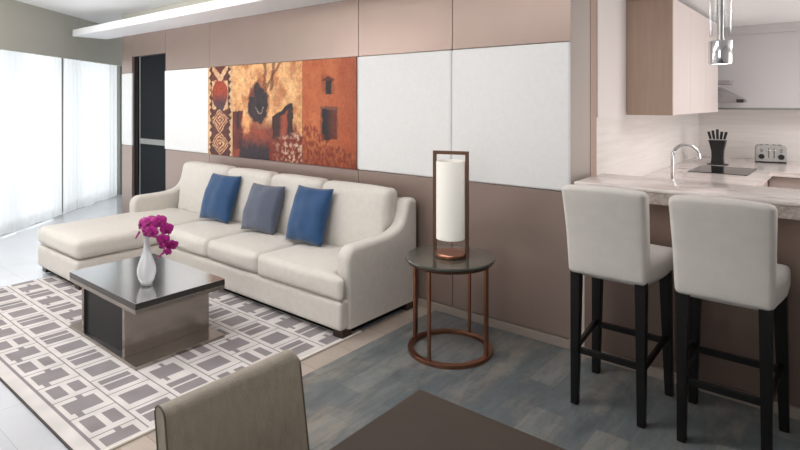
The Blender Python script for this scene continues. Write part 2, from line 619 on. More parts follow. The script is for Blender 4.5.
SEND = 5.0
wl = struct(build('wall_left', wbox(B(), SEND, 9.6, -0.25, -0.1, 0, 2.63), M['plaster']))
bm = B()
wbox(bm, -0.75, SEND, -0.25, -0.1, 2.25, 2.63)
build('lintel', bm, M['plaster'], wl)
win = bpy.data.objects.new('window_1', None)
COL.objects.link(win)
struct(win)
bm = B()
wbox(bm, -0.4, SEND, -0.22, -0.12, 0, 0.06)
wbox(bm, -0.4, SEND, -0.22, -0.12, 2.19, 2.25)
k = 0
for s in (-0.37, 1.2, 2.5, 3.75, SEND - 0.04):
    wbox(bm, s - 0.045, s + 0.045, -0.22, -0.12, 0.06, 2.19)
build('window_frame', bm, M['mullion'], win)
bm = B()
wbox(bm, -0.34, SEND - 0.06, -0.18, -0.17, 0.06, 2.19)
build('window_pane', bm, M['pane'], win)
# grey jamb post at the far end of the curtains
struct(build('column', wbox(B(), -0.36, -0.09, -0.12, 0.05, 0, 2.63), M['mullion']))
# pelmet board hiding the curtain rail
bm = B()
wbox(bm, 1.452, 6.2, 0.2, 0.225, 2.065, 2.63)
wbox(bm, -0.75, 1.44, 0.2, 0.225, 2.065, 2.63)
struct(build('trim_1', bm, M['pelmet']))


def curtain(s0, s1, z0, z1, label, seed, amp=0.014, off=0.06):
    rnd = random.Random(seed)
    bm = B()
    nx = max(12, int((s1 - s0) / 0.016))
    nz = 10
    ph = [rnd.random() * 6.28 for _ in range(4)]
    g = []
    for j in range(nz + 1):
        t = j / nz
        row = []
        for i in range(nx + 1):
            s = s0 + (s1 - s0) * i / nx
            d = amp * (0.55 * math.sin(s * 61 + ph[0] + 2.2 * math.sin(s * 5.3 + ph[1])) + 0.9 * noise.noise(Vector((s * 9, seed * 3.7, t * 0.5))) + 0.7 * math.sin(s * 17 + ph[2] + 1.5 * math.sin(s * 2.7) + 0.5 * t)) * (0.75 + 0.25 * (1 - t))
            hem = 0.006 * math.sin(s * 11 + ph[3]) * (1 - t)
            row.append(bm.verts.new(on_window(s, off + d, z0 + hem + (z1 - z0) * t)))
        g.append(row)
    for j in range(nz):
        for i in range(nx):
            bm.faces.new([g[j][i], g[j][i + 1], g[j + 1][i + 1], g[j + 1][i]])
    o = build('sheer_curtain', bm, M['sheer'], smooth=True, angle=180)
    tag(o, label, 'curtain', 'sheer curtains along the window wall')
    return o


curtain(0.0, 1.18, 0.015, 2.24, 'white sheer curtain hanging beside the grey window post, nearest the dark door', 1)
curtain(1.20, 1.50, 0.015, 2.24, 'narrow white sheer curtain strip between the two wide curtains', 2, 0.012)
curtain(1.57, SEND, 0.015, 2.24, 'widest white sheer curtain filling the window behind the chaise end, cut by the picture edge', 3)
# curtain rail
o = build('curtain_rail', wbox(B(), -0.05, SEND, 0.035, 0.085, 2.24, 2.27), M['bulkhead'])
tag(o, 'white rail behind the pelmet board carrying the sheer curtains', 'rail')
struct(o)

# --- panelled back wall: core, then panels
wb = bpy.data.objects.new('wall_back', None)
COL.objects.link(wb)
struct(wb)
cols = [-6.175, -5.255, -3.083, -2.172, XE]
ZA, ZB, ZT = 0.953, 1.871, 2.63
DX0, DX1, DZ = -7.01, -6.175, 2.075
bm = B()
box(bm, DX1, XE - 0.012, WY + 0.02, 3.42, 0, ZT)
box(bm, -7.27, DX0, WY + 0.02, 3.42, 0, ZT)
box(bm, DX0, DX1, WY + 0.02, 3.42, DZ, ZT)
build('wall_core', bm, M['joint'], wb)
G = 0.0022


def panel(x0, x1, z0, z1, m, name, thick=0.02, bev=0.0015):
    build(name, box(B(), x0 + G, x1 - G, WY + 0.02 - thick, WY + 0.02, z0 + G, z1 - G, bev), m, wb)


for a, b in zip(cols, cols[1:]):
    panel(a, b, 0.058, ZA, M['lacquer'], 'lacquer_panel')
    panel(a, b, ZB, 2.40, M['lacquer'], 'lacquer_panel')
    panel(a, b, ZA, ZB, M['fabric_wall'], 'fabric_panel', 0.034, 0.012)
panel(-7.286, DX0, 0.058, ZA, M['lacquer'], 'lacquer_panel')
panel(-7.286, DX0, ZA, ZB, M['fabric_wall'], 'fabric_panel', 0.026, 0.008)
panel(-7.286, DX0, ZB, 2.40, M['lacquer'], 'lacquer_panel')
panel(DX0, DX1, DZ, 2.40, M['lacquer'], 'lacquer_panel')
panel(-7.286, XE, 2.40, ZT, M['pelmet'], 'cove_panel')
# end of the wall and the kitchen side wall
struct(build('wall_end', box(B(), XE - 0.012, XE, WY + 0.001, 3.565, 0, ZT), M['endwall']))
struct(build('trim_2', box(B(), XE - 0.06, XE + 0.004, 3.565, 3.675, 0, ZT), M['brown_trim']))
struct(build('trim_3', box(B(), XE + 0.0, XE + 0.09, WY - 0.004, 3.30, 0.0, 0.98), M['pale_strip']))
struct(build('baseboard_back', box(B(), -7.286, XE, WY - 0.012, WY + 0.02, 0, 0.055, 0.003), M['baseboard']))

# sliding door in the opening
dr = bpy.data.objects.new('door_1', None)
COL.objects.link(dr)
struct(dr)
bm = B()
box(bm, DX0, DX0 + 0.1, WY + 0.03, 3.40, 0, DZ)
build('door_jamb', bm, M['black'], dr)
build('door_edge_strip', box(B(), DX0 + 0.1, DX0 + 0.125, WY + 0.045, 3.40, 0, DZ), M['doorband'], dr)
build('door_leaf', box(B(), DX0 + 0.125, DX1, WY + 0.05, 3.40, 0.01, DZ - 0.005), M['door'], dr)
build('door_band', box(B(), DX0 + 0.125, DX1, WY + 0.042, WY + 0.05, 0.985, 1.05), M['doorband'], dr)

# floating cove bulkhead along the wall top
bm = B()
box(bm, -7.72, XE, 2.82, WY, 2.345, 2.43, 0.004)
struct(build('ceiling_bulkhead', bm, M['bulkhead']))

# kitchen walls
KX = XE
kw = struct(build('wall_kitchen_side', box(B(), KX - 0.06, KX, 3.675, 6.92, 0, 2.3), M['backsplash']))
struct(build('wall_kitchen_rear', box(B(), KX - 0.06, 2.2, 6.92, 7.02, 0, 2.3), M['backsplash']))
struct(build('trim_4', box(B(), KX, KX + 0.012, 3.676, 4.279, 1.40, 2.28), M['palewhite']))

# ------------------------------------------------------------------ bar and kitchen units
t = root('bar_counter_base', (0.3, 3.4, 0), 'brown panelled bar front below the stone counter, behind the stools', 'bar')
bm = B()
box(bm, XE + 0.092, 1.9, 3.225, 3.60, 0.0, 0.9555)
build('bar_carcass', bm, M['joint'], t)
for a, b in ((-1.215, -0.72), (-0.72, -0.12), (-0.12, 0.5), (0.5, 1.2), (1.2, 1.9)):
    build('front_panel', box(B(), a + 0.002, b - 0.002, 3.212, 3.224, 0.06, 0.954, 0.001), M['barfront'], t)
build('plinth', box(B(), -1.215, 1.9, 3.2, 3.2245, 0.0, 0.056, 0.003), M['baseboard'], t)

t = root('bar_worktop', (0.35, 3.37, 0.956), 'thick veined stone bar top above the two stools', 'counter')
bm = B()
box(bm, -1.245, 1.95, 3.127, 3.605, 1.016, 1.04, 0.009, 3)
build('stone_slab', bm, M['stone'], t, True)
build('stone_edge', box(B(), -1.243, 1.948, 3.131, 3.60, 0.956, 1.0155, 0.002), M['stone_edge'], t)

t = root('kitchen_worktop', (-0.9, 5.2, 0.86), 'veined stone kitchen worktop in an L with the hob and toaster on it', 'counter')
bm = B()
prism(bm, [(KX + 0.001, 3.61), (-0.52, 3.61), (-0.52, 5.74), (1.9, 5.74), (1.9, 6.918), (KX + 0.001, 6.918)], 'z', 0.86, 0.9, 0.004, 2)
build('worktop_slab', bm, M['stone'], t)


def base_unit(x0, x1, y0, y1, face, label):
    t = root('base_cabinet', ((x0 + x1) / 2, (y0 + y1) / 2, 0), label, 'cabinet', 'mauve base cabinets under the worktop')
    build('carcass', box(B(), x0, x1, y0, y1, 0.09, 0.859), M['joint'], t)
    if face == 'y':
        build('door', box(B(), x0 + 0.003, x1 - 0.003, y0 - 0.018, y0, 0.1, 0.852, 0.002), M['cabinet_base'], t)
        build('plinth', box(B(), x0, x1, y0 + 0.04, y0 + 0.06, 0.0, 0.09), M['black'], t)
    else:
        build('door', box(B(), x1, x1 + 0.018, y0 + 0.003, y1 - 0.003, 0.1, 0.852, 0.002), M['cabinet_base'], t)
        build('plinth', box(B(), x1 - 0.06, x1 - 0.04, y0, y1, 0.0, 0.09), M['black'], t)
    return t


base_unit(-0.545, 0.1, 5.79, 6.9, 'y', 'mauve base cabinet in the corner below the toaster, its door facing the bar')
base_unit(0.102, 0.7, 5.79, 6.9, 'y', 'mauve base cabinet right of the corner unit under the rear worktop')
for i, (a, b) in enumerate(((3.62, 4.4), (4.402, 5.2), (5.202, 6.9))):
    base_unit(KX + 0.01, -0.57, a, b, 'x', ('mauve base cabinet under the tap, just behind the bar', 'mauve base cabinet between the tap unit and the hob',
                                            'mauve base cabinet under the black hob')[i])

# wall cabinets over the side worktop: three units with pale gloss doors
ys = (4.28, 4.86, 5.45, 6.04)
wl_lab = ('pale pink wall cabinet nearest the bar, with a taupe wood end panel', 'pale pink wall cabinet in the middle of the side run, above the tap',
          'pale pink wall cabinet farthest from the bar, beside the hood')
for i in range(3):
    y0, y1 = ys[i], ys[i + 1]
    t = root('wall_cabinet', (-1.14, (y0 + y1) / 2, 1.41), wl_lab[i], 'cabinet', 'pale wall cabinets on the kitchen side wall')
    build('carcass', box(B(), KX + 0.001, -1.0, y0 + (0.021 if i == 0 else 0.001), y1 - 0.001, 1.41, 2.25), M['cabinet_pale'], t)
    build('door', box(B(), -0.999, -0.979, y0 + 0.002 + (0.02 if i == 0 else 0), y1 - 0.002, 1.408, 2.25, 0.0015), M['cabinet_pale'], t)
    if i == 0:
        o = build('end_panel', box(B(), KX + 0.013, -0.979, y0, y0 + 0.02, 1.406, 2.25, 0.0015), M['cabinet_wood'], t)
        o['label'] = 'taupe wood end panel'
        o = build('top_rail', box(B(), KX + 0.013, -0.975, y0 - 0.004, y0 + 0.016, 2.25, 2.279), M['brown_trim'], t)
# grey cabinets on the rear wall
for i, (a, b) in enumerate(((-1.305, -0.37), (-0.368, 0.24), (0.242, 0.85))):
    t = root('wall_cabinet', ((a + b) / 2, 6.74, 1.43), ('light grey wall cabinet beside the hood on the rear kitchen wall', 'light grey wall cabinet above the toaster on the rear kitchen wall',
             'light grey wall cabinet at the far right of the rear kitchen wall')[i], 'cabinet', 'grey wall cabinets on the rear kitchen wall')
    build('carcass', box(B(), a, b, 6.59, 6.918, 1.445, 2.19), M['cabinet_grey'], t)
    build('door', box(B(), a + 0.0008, b - 0.0008, 6.57, 6.589, 1.445, 2.19, 0.001), M['cabinet_grey'], t)
    build('light_rail', box(B(), a, b, 6.575, 6.60, 1.425, 1.445), M['doorband'], t)
struct(build('trim_5', box(B(), KX + 0.002, 2.19, 6.56, 6.918, 2.191, 2.279), M['cabinet_grey']))

# slim wedge hood past the side cabinets
t = root('range_hood', (-1.1, 6.3, 1.5), 'grey wedge cooker hood jutting out beyond the pale wall cabinets', 'hood')
bm = B()
prism(bm, [(KX + 0.002, 1.50), (-0.80, 1.50), (-0.80, 1.525), (-1.03, 1.66), (KX + 0.002, 1.66)], 'y', 6.06, 6.5, 0.003, 1)
build('hood_body', bm, M['hoodgrey'], t)
build('lamp_cap', box(B(), -0.83, -0.77, 6.04, 6.12, 1.497, 1.53, 0.006), M['blackplastic'], t)
build('bracket', box(B(), KX + 0.002, -0.88, 6.06, 6.2, 1.67, 1.71, 0.003), M['hoodgrey'], t)

# hob
t = root('hob', (-0.86, 5.57, 0.9), 'black glass hob set in the kitchen worktop, in front of the knife block', 'hob')
build('glass_plate', box(B(), -1.085, -0.645, 5.262, 5.85, 0.9015, 0.9065, 0.002), M['hob'], t)
build('steel_rim', box(B(), -1.093, -0.637, 5.254, 5.858, 0.9002, 0.9015), M['hobrim'], t)

# tap
TX, TY = -0.885, 3.86
t = root('kitchen_tap', (TX, TY, 0.9), 'curved chrome kitchen tap rising behind the bar top', 'tap')
bm = B()
lathe(bm, [(0, 0.9002), (0.027, 0.9002), (0.027, 0.925), (0.018, 0.935), (0.015, 0.96), (0, 0.96)], TX, TY, 20)
build('tap_base', bm, M['chrome'], t, True)
pts = [(0, 0.95), (0, 1.15)] + [(0.08 - 0.08 * math.cos(R(a)), 1.15 + 0.075 * math.sin(R(a))) for a in range(12, 168, 12)] + [(0.158, 1.175), (0.163, 1.14)]
dv = Vector((0.86, 0.5))
build('spout', tube(B(), [(TX + dv.x * u, TY + dv.y * u, z) for u, z in pts], 0.0115, 14), M['chrome'], t, True)
build('lever', tube(B(), [(TX, TY, 0.955), (TX - 0.03, TY - 0.03, 0.975)], 0.006, 8), M['chrome'], t, True)

# knife block and knives
KB = Vector((-0.985, 6.06, 0.9))
t = root('knife_block', KB, 'black flared knife block behind the hob', 'knife block')


def ring_sq(w, d, z, off=0.0):
    return [(KB.x - w, KB.y - d, z), (KB.x + w, KB.y - d, z), (KB.x + w, KB.y + d, z), (KB.x - w, KB.y + d, z)]


bm = B()
prof = [(0.054, 0.046, 0.001), (0.048, 0.042, 0.07), (0.050, 0.042, 0.13), (0.062, 0.048, 0.19), (0.073, 0.054, 0.235)]
prev = None
for w, d, z in prof:
    ring = [bm.verts.new(p) for p in ring_sq(w, d, 0.9 + z)]
    if prev:
        for i in range(4):
            bm.faces.new([prev[i], prev[(i + 1) % 4], ring[(i + 1) % 4], ring[i]])
    else:
        bm.faces.new(ring[::-1])
    prev = ring
bm.faces.new(prev)
bmesh.ops.bevel(bm, geom=[e for e in bm.edges if abs(e.verts[0].co.z - e.verts[1].co.z) > 0.01], offset=0.008, segments=2, affect='EDGES')
build('block_body', bm, M['blackplastic'], t, True)
build('block_foot', box(B(), KB.x - 0.085, KB.x + 0.085, KB.y - 0.06, KB.y + 0.06, 0.9002, 0.908, 0.002), M['blackplastic'], t)
ks = ('first knife from the left in the black block', 'second knife from the left in the black block', 'middle and tallest knife in the black block',
      'fourth knife from the left in the black block', 'rightmost knife in the black block')
for i in range(5):
    u = (i - 2) / 2
    kx = KB.x + 0.055 * u
    z0 = 1.1355
    hl = 0.105 - 0.022 * abs(u) - (0.01 if i == 3 else 0)
    kt = root('kitchen_knife', (kx, KB.y, z0), 'black handled ' + ks[i], 'knife', 'knives in the block')
    a = Vector((0.26 * u, -0.1, 1)).normalized()
    p0 = Vector((kx, KB.y - 0.012, z0))
    build('knife_handle', tube(B(), [p0 + a * 0.012, p0 + a * 0.03, p0 + a * (hl * 0.7), p0 + a * hl], 0.011, 8, 1.15), M['blackplastic'], kt, True)
    build('bolster', tube(B(), [p0, p0 + a * 0.0125], 0.010, 8), M['toaster'], kt, True)

# toaster
TO = Vector((-0.615, 6.62, 0.9))
t = root('toaster', TO, 'brushed steel four slot toaster with two dark dials on the rear worktop', 'toaster', rz=R(12))
bm = B()
pr = [(-0.125, 0.012), (0.125, 0.012), (0.125, 0.13)] + [(0.095 + 0.03 * math.cos(R(a)), 0.145 + 0.03 * math.sin(R(a))) for a in range(0, 91, 18)] + \
     [(-0.095 + 0.03 * math.cos(R(a)), 0.145 + 0.03 * math.sin(R(a))) for a in range(90, 181, 18)] + [(-0.125, 0.13)]
prism(bm, pr, 'y', -0.09, 0.06, 0.006, 2)
build('toaster_body', bm, M['toaster'], t, True, world=False)
build('base_strip', box(B(), -0.123, 0.123, -0.088, 0.058, 0.0005, 0.014), M['blackplastic'], t, world=False)
for sx in (-0.082, 0.082):
    bm = B()
    lathe(bm, [(0, 0), (0.026, 0), (0.026, 0.012), (0.021, 0.02), (0, 0.02)], 0, 0, 20)
    bmesh.ops.rotate(bm, verts=bm.verts[:], matrix=Matrix.Rotation(R(90), 3, 'X'))
    bmesh.ops.translate(bm, verts=bm.verts[:], vec=(sx, -0.09, 0.062))
    build('dial', bm, M['blackplastic'], t, True, world=False)
    bm = B()
    for q in range(3):
        box(bm, sx - 0.012, sx + 0.012, -0.0925, -0.0903, 0.108 + q * 0.012, 0.113 + q * 0.012)
    build('button_row', bm, M['blackplastic'], t, world=False)
for sx in (-0.022, 0.022):
    build('lever_slot', box(B(), sx - 0.0035, sx + 0.0035, -0.0915, -0.0903, 0.05, 0.145), M['blackplastic'], t, world=False)
    build('lever', box(B(), sx - 0.014, sx + 0.014, -0.108, -0.0912, 0.118, 0.13, 0.003), M['chrome'], t, world=False)
for sx in (-0.075, -0.03, 0.03, 0.075):
    build('bread_slot', box(B(), sx - 0.013, sx + 0.013, -0.06, 0.03, 0.1752, 0.177), M['blackplastic'], t, world=False)

# pendant lamp over the bar
PX, PY = -0.545, 3.44
t = root('pendant_lamp', (PX, PY, 2.28), 'clear glass and chrome cylinder pendant lamp above the bar', 'lamp')
bm = B()
lathe(bm, [(0.056, 1.86), (0.056, 2.20), (0.053, 2.20), (0.053, 1.86)], PX, PY, 36, close=True)
build('glass_tube', bm, M['tube_glass'], t, True)
bm = B()
lathe(bm, [(0.0, 1.835), (0.055, 1.835), (0.0575, 1.83), (0.0575, 1.715), (0.054, 1.708), (0.047, 1.709), (0.047, 1.72), (0.0, 1.72)], PX, PY, 40)
build('chrome_cap', bm, M['chrome'], t, True)
bm = B()
lathe(bm, [(0, 1.7135), (0.045, 1.7135), (0.045, 1.7195), (0, 1.7195)], PX, PY, 30)
build('lit_disc', bm, M['lit'], t)
bm = B()
lathe(bm, [(0, 1.8355), (0.02, 1.8355), (0.014, 1.86), (0.016, 2.0), (0.016, 2.2), (0.05, 2.25), (0.05, 2.279), (0, 2.279)], PX, PY, 24)
build('stem_rod', bm, M['toaster'], t, True)
bm = B()
lathe(bm, [(0.057, 1.985), (0.0575, 1.99), (0.057, 1.995), (0.0525, 1.995), (0.0525, 1.985)], PX, PY, 36, close=True)
build('glass_band', bm, M['tube_glass'], t, True)

# ------------------------------------------------------------------ wall art (three printed panels side by side)
def lerp(a, b, t):
    t = max(0, min(1, t))
    return tuple(x + (y - x) * t for x, y in zip(a, b))


def sstep(a, b, x):
    t = max(0, min(1, (x - a) / (b - a)))
    return t * t * (3 - 2 * t)


def fb(u, v, s, seed=0):
    return noise.fractal(Vector((u * s, v * s, seed)), 1.0, 2.0, 4) * 0.5 + 0.5


def c8(r_, g_, b_):
    return srgb(r_, g_, b_)[:3]


def art_a(u, v):      # carved lattice strip, u,v in 0..1
    base = lerp(c8(160, 92, 60), c8(118, 60, 44), fb(u * .5, v, 9))
    cream = lerp(c8(226, 192, 150), c8(196, 140, 96), fb(u * .5, v, 14, 3))
    col = base
    # zigzag borders
    for side in (0, 1):
        d = u if side == 0 else 1 - u
        zz = 0.05 + 0.09 * abs(((v * 13) % 1) * 2 - 1)
        if d < zz:
            col = cream
        elif d < 0.17:
            col = c8(70, 36, 30)
    x = (u - .5) / .33
    if abs(x) < 1:
        if v > .84:
            k = abs(abs(x) - (v - .86) / .14)
            col = cream if k < .3 else c8(96, 44, 34)
        elif v > .52:
            e = (x / .95) ** 2 + ((v - .68) / .17) ** 2
            tone = lerp(c8(52, 52, 64), c8(168, 66, 36), sstep(.56, .74, v))
            tone = lerp(tone, c8(120, 50, 34), fb(u, v * 2, 11, 5) * .5)
            col = tone if e < 1 else cream
        else:
            vv = (v / .26) % 1
            d = abs(x) * .9 + abs(vv - .5) * 2
            k = d * 3.2
            if d > 1.05:
                col = lerp(c8(110, 48, 34), c8(62, 40, 40), fb(u, v, 8, 2))
            else:
                col = cream if (k % 1) < .45 else c8(120, 50, 36)
    n_ = fb(u * .5, v, 30, 7)
    return tuple(c * (.55 + .7 * n_) for c in col)


def art_b(u, v):      # old stone wall with a dark medallion and doorways
    n1 = fb(u, v * .85, 16, 1)
    n2 = fb(u, v * .85, 5, 2)
    wall = lerp(c8(200, 138, 88), c8(234, 188, 134), n1)
    wall = lerp(wall, c8(164, 92, 52), sstep(.5, .75, n2) * .7)
    low = lerp(c8(160, 74, 48), c8(104, 52, 42), fb(u, v, 10, 3))
    col = lerp(low, wall, sstep(.30, .46, v + .1 * (n2 - .5) - .1 * sstep(.2, 0, u)))
    # red doors lower left
    if u < .17 and v < .5 and v > .08:
        col = lerp(c8(120, 46, 34), c8(60, 30, 30), fb(u * 3, v, 8, 8))
        if .06 < u < .11 and v > .3:
            col = c8(60, 30, 30)
    # beam shadows across the top
    for x0, sl, w in ((.50, -.05, .022), (.60, .12, .02), (.56, .75, .022)):
        x = x0 + (v - .8) * sl
        if v > .72 - .1 * (sl > .5) and abs(u - x) < w * (.6 + .8 * n1):
            col = lerp(col, c8(96, 48, 32), .75)
    # medallion
    e = ((u - .40) / .145) ** 2 + ((v - .58) / .2) ** 2
    e -= .5 * max(0, v - .72) / .1 * max(0, 1 - abs(u - .40) / .07)
    e += (n1 - .5) * .5
    if e < 1.0:
        col = lerp(c8(34, 32, 40), c8(66, 48, 46), n1)
        k = ((u - .42) / .06) ** 2 + ((v - .57) / .08) ** 2
        if .8 < k < 1.15 and v < .55:
            col = lerp(col, c8(190, 170, 150), .6)
    elif e < 1.3:
        col = lerp(c8(140, 70, 44), col, .3)
    if .27 < u < .34 and .66 < v < .76:
        col = lerp(c8(130, 56, 40), col, .3)
    # pale lit patch below
    if e > 1.2:
        k = ((u - .22) / .07) ** 2 + ((v - .36) / .13) ** 2
        col = lerp(c8(226, 160, 104), col, sstep(.0, 1.2, k + (n1 - .5) * 1.2))
    # dark doorway with slanted top, right
    if .60 < u < .88 and .22 < v < .46 + (u - .60) * .5:
        t_ = (u - .60) / .28
        col = lerp(c8(60, 34, 30), c8(150, 70, 50), sstep(.3, .5, t_) * (1 - sstep(.7, .8, t_)))
        if v > .40 + (u - .60) * .5 and u > .68:
            col = c8(40, 28, 28)
    if u > .93 and v > .2:
        col = lerp(c8(224, 176, 120), c8(180, 110, 66), fb(u, v, 20, 4))
    # rubble
    if v < .3 and u > .52:
        r_ = fb(u, v, 26, 6)
        rub = lerp(c8(120, 44, 30), c8(216, 184, 156), sstep(.46, .7, r_) * sstep(.55, .85, u) * .8)
        col = lerp(rub, col, sstep(.2, .32, v + .25 * (.8 - u)))
    if v < .22 and .12 < u < .55:
        col = lerp(c8(52, 40, 46), col, sstep(.1, .24, v + .1 * (n1 - .5)))
    g_ = (.5 + .62 * fb(u, v, 44, 9) + .3 * fb(u, v, 12, 19))
    return tuple(c * 1.0 * g_ for c in col)


def art_c(u, v):      # ochre wall with a small niche and a doorway
    n1 = fb(u, v, 6, 11)
    col = lerp(c8(176, 86, 48), c8(198, 112, 66), n1)
    col = lerp(col, c8(150, 66, 44), sstep(.45, 1, u) * .55)
    dn = ((u - .5) / .1) ** 2
    if abs(u - .5) < .14 and .66 < v < .86:
        k = max(abs(u - .5) / .14, abs(v - .76) / .1)
        col = lerp(c8(150, 76, 44), col, sstep(.5, 1.1, k + .5 * (n1 - .5)))
    if abs(u - .51) < .055 and .67 < v < .79 + .03 * (1 - min(1, dn)):
        col = c8(44, 34, 36)
    if abs(u - .5) < .12 and .8 < v < .84 - .25 * abs(u - .5):
        col = c8(92, 42, 28)
    if .36 < u < .68 and .25 < v < .56:
        if v > .53 or u < .39 or u > .66:
            col = c8(122, 74, 58) if v > .53 else c8(140, 76, 52)
        else:
            col = lerp(c8(34, 30, 36), c8(108, 50, 38), sstep(.44, .62, u) * .9)
            if v < .3 and u < .45:
                col = lerp(c8(150, 70, 40), col, (u - .36) / .1)
    lim = .42 - .32 * u + .08 * (n1 - .5)
    if v < lim and not (.38 < u < .67 and v > .25):
        r_ = fb(u, v, 22, 13)
        col = lerp(c8(140, 58, 34), c8(206, 122, 70), sstep(.36, .7, r_) * .8)
        col = lerp(col, c8(120, 46, 30), sstep(.3, 0, v) * .6)
    elif v < .2:
        col = lerp(c8(140, 56, 36), col, sstep(.0, .25, v))
    g_ = (.62 + .5 * fb(u, v, 40, 15) + .2 * fb(u, v, 10, 25))
    return tuple(c * .9 * g_ for c in col)


M['print'] = attr_mat('printed_canvas', 0.55, 0.1, 500)
art = root('wall_art', (-4.18, WY - 0.015, ZA), 'wide rust and ochre photo print of old desert buildings above the sofa', 'picture')
build('backing_board', box(B(), -5.25, -3.087, WY - 0.0185, WY - 0.0142, ZA + 0.004, ZB - 0.004), M['black'], art)
for (u0, u1, fn) in ((0, .206, art_a), (.206, .694, art_b), (.694, 1, art_c)):
    x0 = -5.25 + 2.164 * u0
    x1 = -5.25 + 2.164 * u1
    nx = int((x1 - x0) / 0.0095)
    nz = 96
    bm = B()
    cl = bm.loops.layers.float_color.new('print')
    yv = WY - 0.021
    z0, z1 = ZA + 0.004, ZB - 0.004
    g = [[bm.verts.new((x0 + 0.001 + (x1 - x0 - 0.002) * i / nx, yv, z0 + (z1 - z0) * j / nz)) for i in range(nx + 1)] for j in range(nz + 1)]
    asp = (x1 - x0) / (z1 - z0)

    def warped(u, v):
        q = Vector((u * asp * 7, v * 7, x0))
        q2 = Vector((u * asp * 22, v * 22, x0))
        k_ = 0.35 if fn is art_c else 1.0
        wu = k_ * (noise.noise(q) * 0.022 + noise.noise(q2) * 0.012) / asp
        wv = k_ * (noise.noise(q + Vector((5, 5, 5))) * 0.02 + noise.noise(q2 + Vector((5, 5, 5))) * 0.012)
        return fn(max(0, min(1, u + wu)), max(0, min(1, v + wv)))
    cs = [[warped(i / nx, j / nz) for i in range(nx + 1)] for j in range(nz + 1)]
    for j in range(nz):
        for i in range(nx):
            f = bm.faces.new([g[j][i], g[j][i + 1], g[j + 1][i + 1], g[j + 1][i]])
            for lp, (jj, ii) in zip(f.loops, ((j, i), (j, i + 1), (j + 1, i + 1), (j + 1, i))):
                lp[cl] = (*cs[jj][ii], 1)
    # thickness: rim back to the board
    rim = [e for e in bm.edges if e.is_boundary]
    ex = bmesh.ops.extrude_edge_only(bm, edges=rim)
    nv = [x for x in ex['geom'] if isinstance(x, bmesh.types.BMVert)]
    for vv in nv:
        vv.co.y = WY - 0.0186
    for f in bm.faces:
        for lp in f.loops:
            if lp[cl][3] == 0:
                lp[cl] = (0.2, 0.1, 0.06, 1)
    build('printed_panel', bm, M['print'], art)

# ------------------------------------------------------------------ rug
RX0, RX1, RY0, RY1, RT = -5.29, -2.462, 0.945, 2.62, 0.013
M['rug'] = attr_mat('grey_and_ivory_rug_pile', 0.95, 0.5, 260, 0.1)
ivory, grey = srgb(213, 207, 204)[:3], srgb(142, 136, 137)[:3]
CELL = 0.2155
Y_ST = RY0 + 0.066
LW = 0.0075


def rug_col(x, y):
    if y < Y_ST - LW or x > RX1 - 0.02:
        return ivory
    if y < Y_ST:
        return grey
    b = int((y - Y_ST) / CELL)
    v = (y - Y_ST) - b * CELL
    ph = (-2.93 if b % 2 == 0 else -2.81)
    w = x - (ph - CELL / 2)
    k = math.floor(w / CELL)
    w -= k * CELL
    A = (k % 2 == 0)
    cx, cy = w - CELL / 2, v - CELL / 2
    if v < LW or (w < LW and b % 4 != 2):           # fine seams between the blocks
        return grey
    if A:                                           # big grey block in a broad ivory frame
        if abs(cx) < 0.066 and abs(cy) < 0.074:
            return grey
        if b % 2 == 0 and abs(cx) > 0.06 and abs(cy + 0.045 * (1 if cx > 0 else -0.3)) < 0.013:     # bars joining the blocks
            return grey
        return ivory
    if b % 4 in (0, 3):                             # small framed square beside a grey block
        if 0.022 < cy < 0.078 and abs(cx) < 0.062:
            return grey
        if -0.078 < cy < -0.012 and abs(cx) < 0.07:
            return grey
        return ivory
    if abs(cy) < 0.078 and (-0.074 < cx < -0.024 or -0.010 < cx < 0.072):    # split block
        return grey
    return ivory


bm = B()
cl = bm.loops.layers.float_color.new('print')
st = 0.0075
nx = int((RX1 - RX0) / st)
ny = int((RY1 - RY0) / st)
gx = [RX0 + (RX1 - RX0) * i / nx for i in range(nx + 1)]
gy = [RY0 + (RY1 - RY0) * j / ny for j in range(ny + 1)]
g = [[bm.verts.new((x, y, RT)) for x in gx] for y in gy]
for j in range(ny):
    for i in range(nx):
        f = bm.faces.new([g[j][i], g[j][i + 1], g[j + 1][i + 1], g[j + 1][i]])
        c = rug_col((gx[i] + gx[i + 1]) / 2, (gy[j] + gy[j + 1]) / 2)
        s_ = 0.94 + 0.12 * noise.noise(Vector((gx[i] * 9, gy[j] * 9, 0)))
        for lp in f.loops:
            lp[cl] = (c[0] * s_, c[1] * s_, c[2] * s_, 1)
rim = [e for e in bm.edges if e.is_boundary]
ex = bmesh.ops.extrude_edge_only(bm, edges=rim)
for vv in [x for x in ex['geom'] if isinstance(x, bmesh.types.BMVert)]:
    vv.co.z = 0.0005
for f in bm.faces:
    for lp in f.loops:
        if lp[cl][3] == 0:
            lp[cl] = (*grey, 1)
rug = root('area_rug', ((RX0 + RX1) / 2, (RY0 + RY1) / 2, 0), 'grey and ivory rug with a geometric block pattern under the coffee table', 'rug')
build('pile', bm, M['rug'], rug)
M['rugedge'] = mat('dark_rug_edge', srgb(84, 78, 74), 0.9)  # dark strip along the near edge of the rug
build('edge_strip', box(B(), RX0, RX1, RY0 - 0.006, RY0, 0.0005, 0.011), M['rugedge'], rug)
M['tassel'] = mat('ivory_rug_edge_roll', srgb(232, 226, 216), 0.95, bump=0.4, bscale=120)
bm = B()
tube(bm, [(RX1 - 0.004, RY0 + 0.02 + (RY1 - RY0 - 0.02) * i / 30, 0.0075) for i in range(31)], 0.0072, 8)
build('edge_roll', bm, M['tassel'], rug, True)

# ------------------------------------------------------------------ sofa
SX0, SX1 = -5.54, -2.45
sofa = root('sectional_sofa', (-3.9, 2.6, 0), 'long oatmeal fabric sofa with a chaise on its left, under the picture', 'sofa')
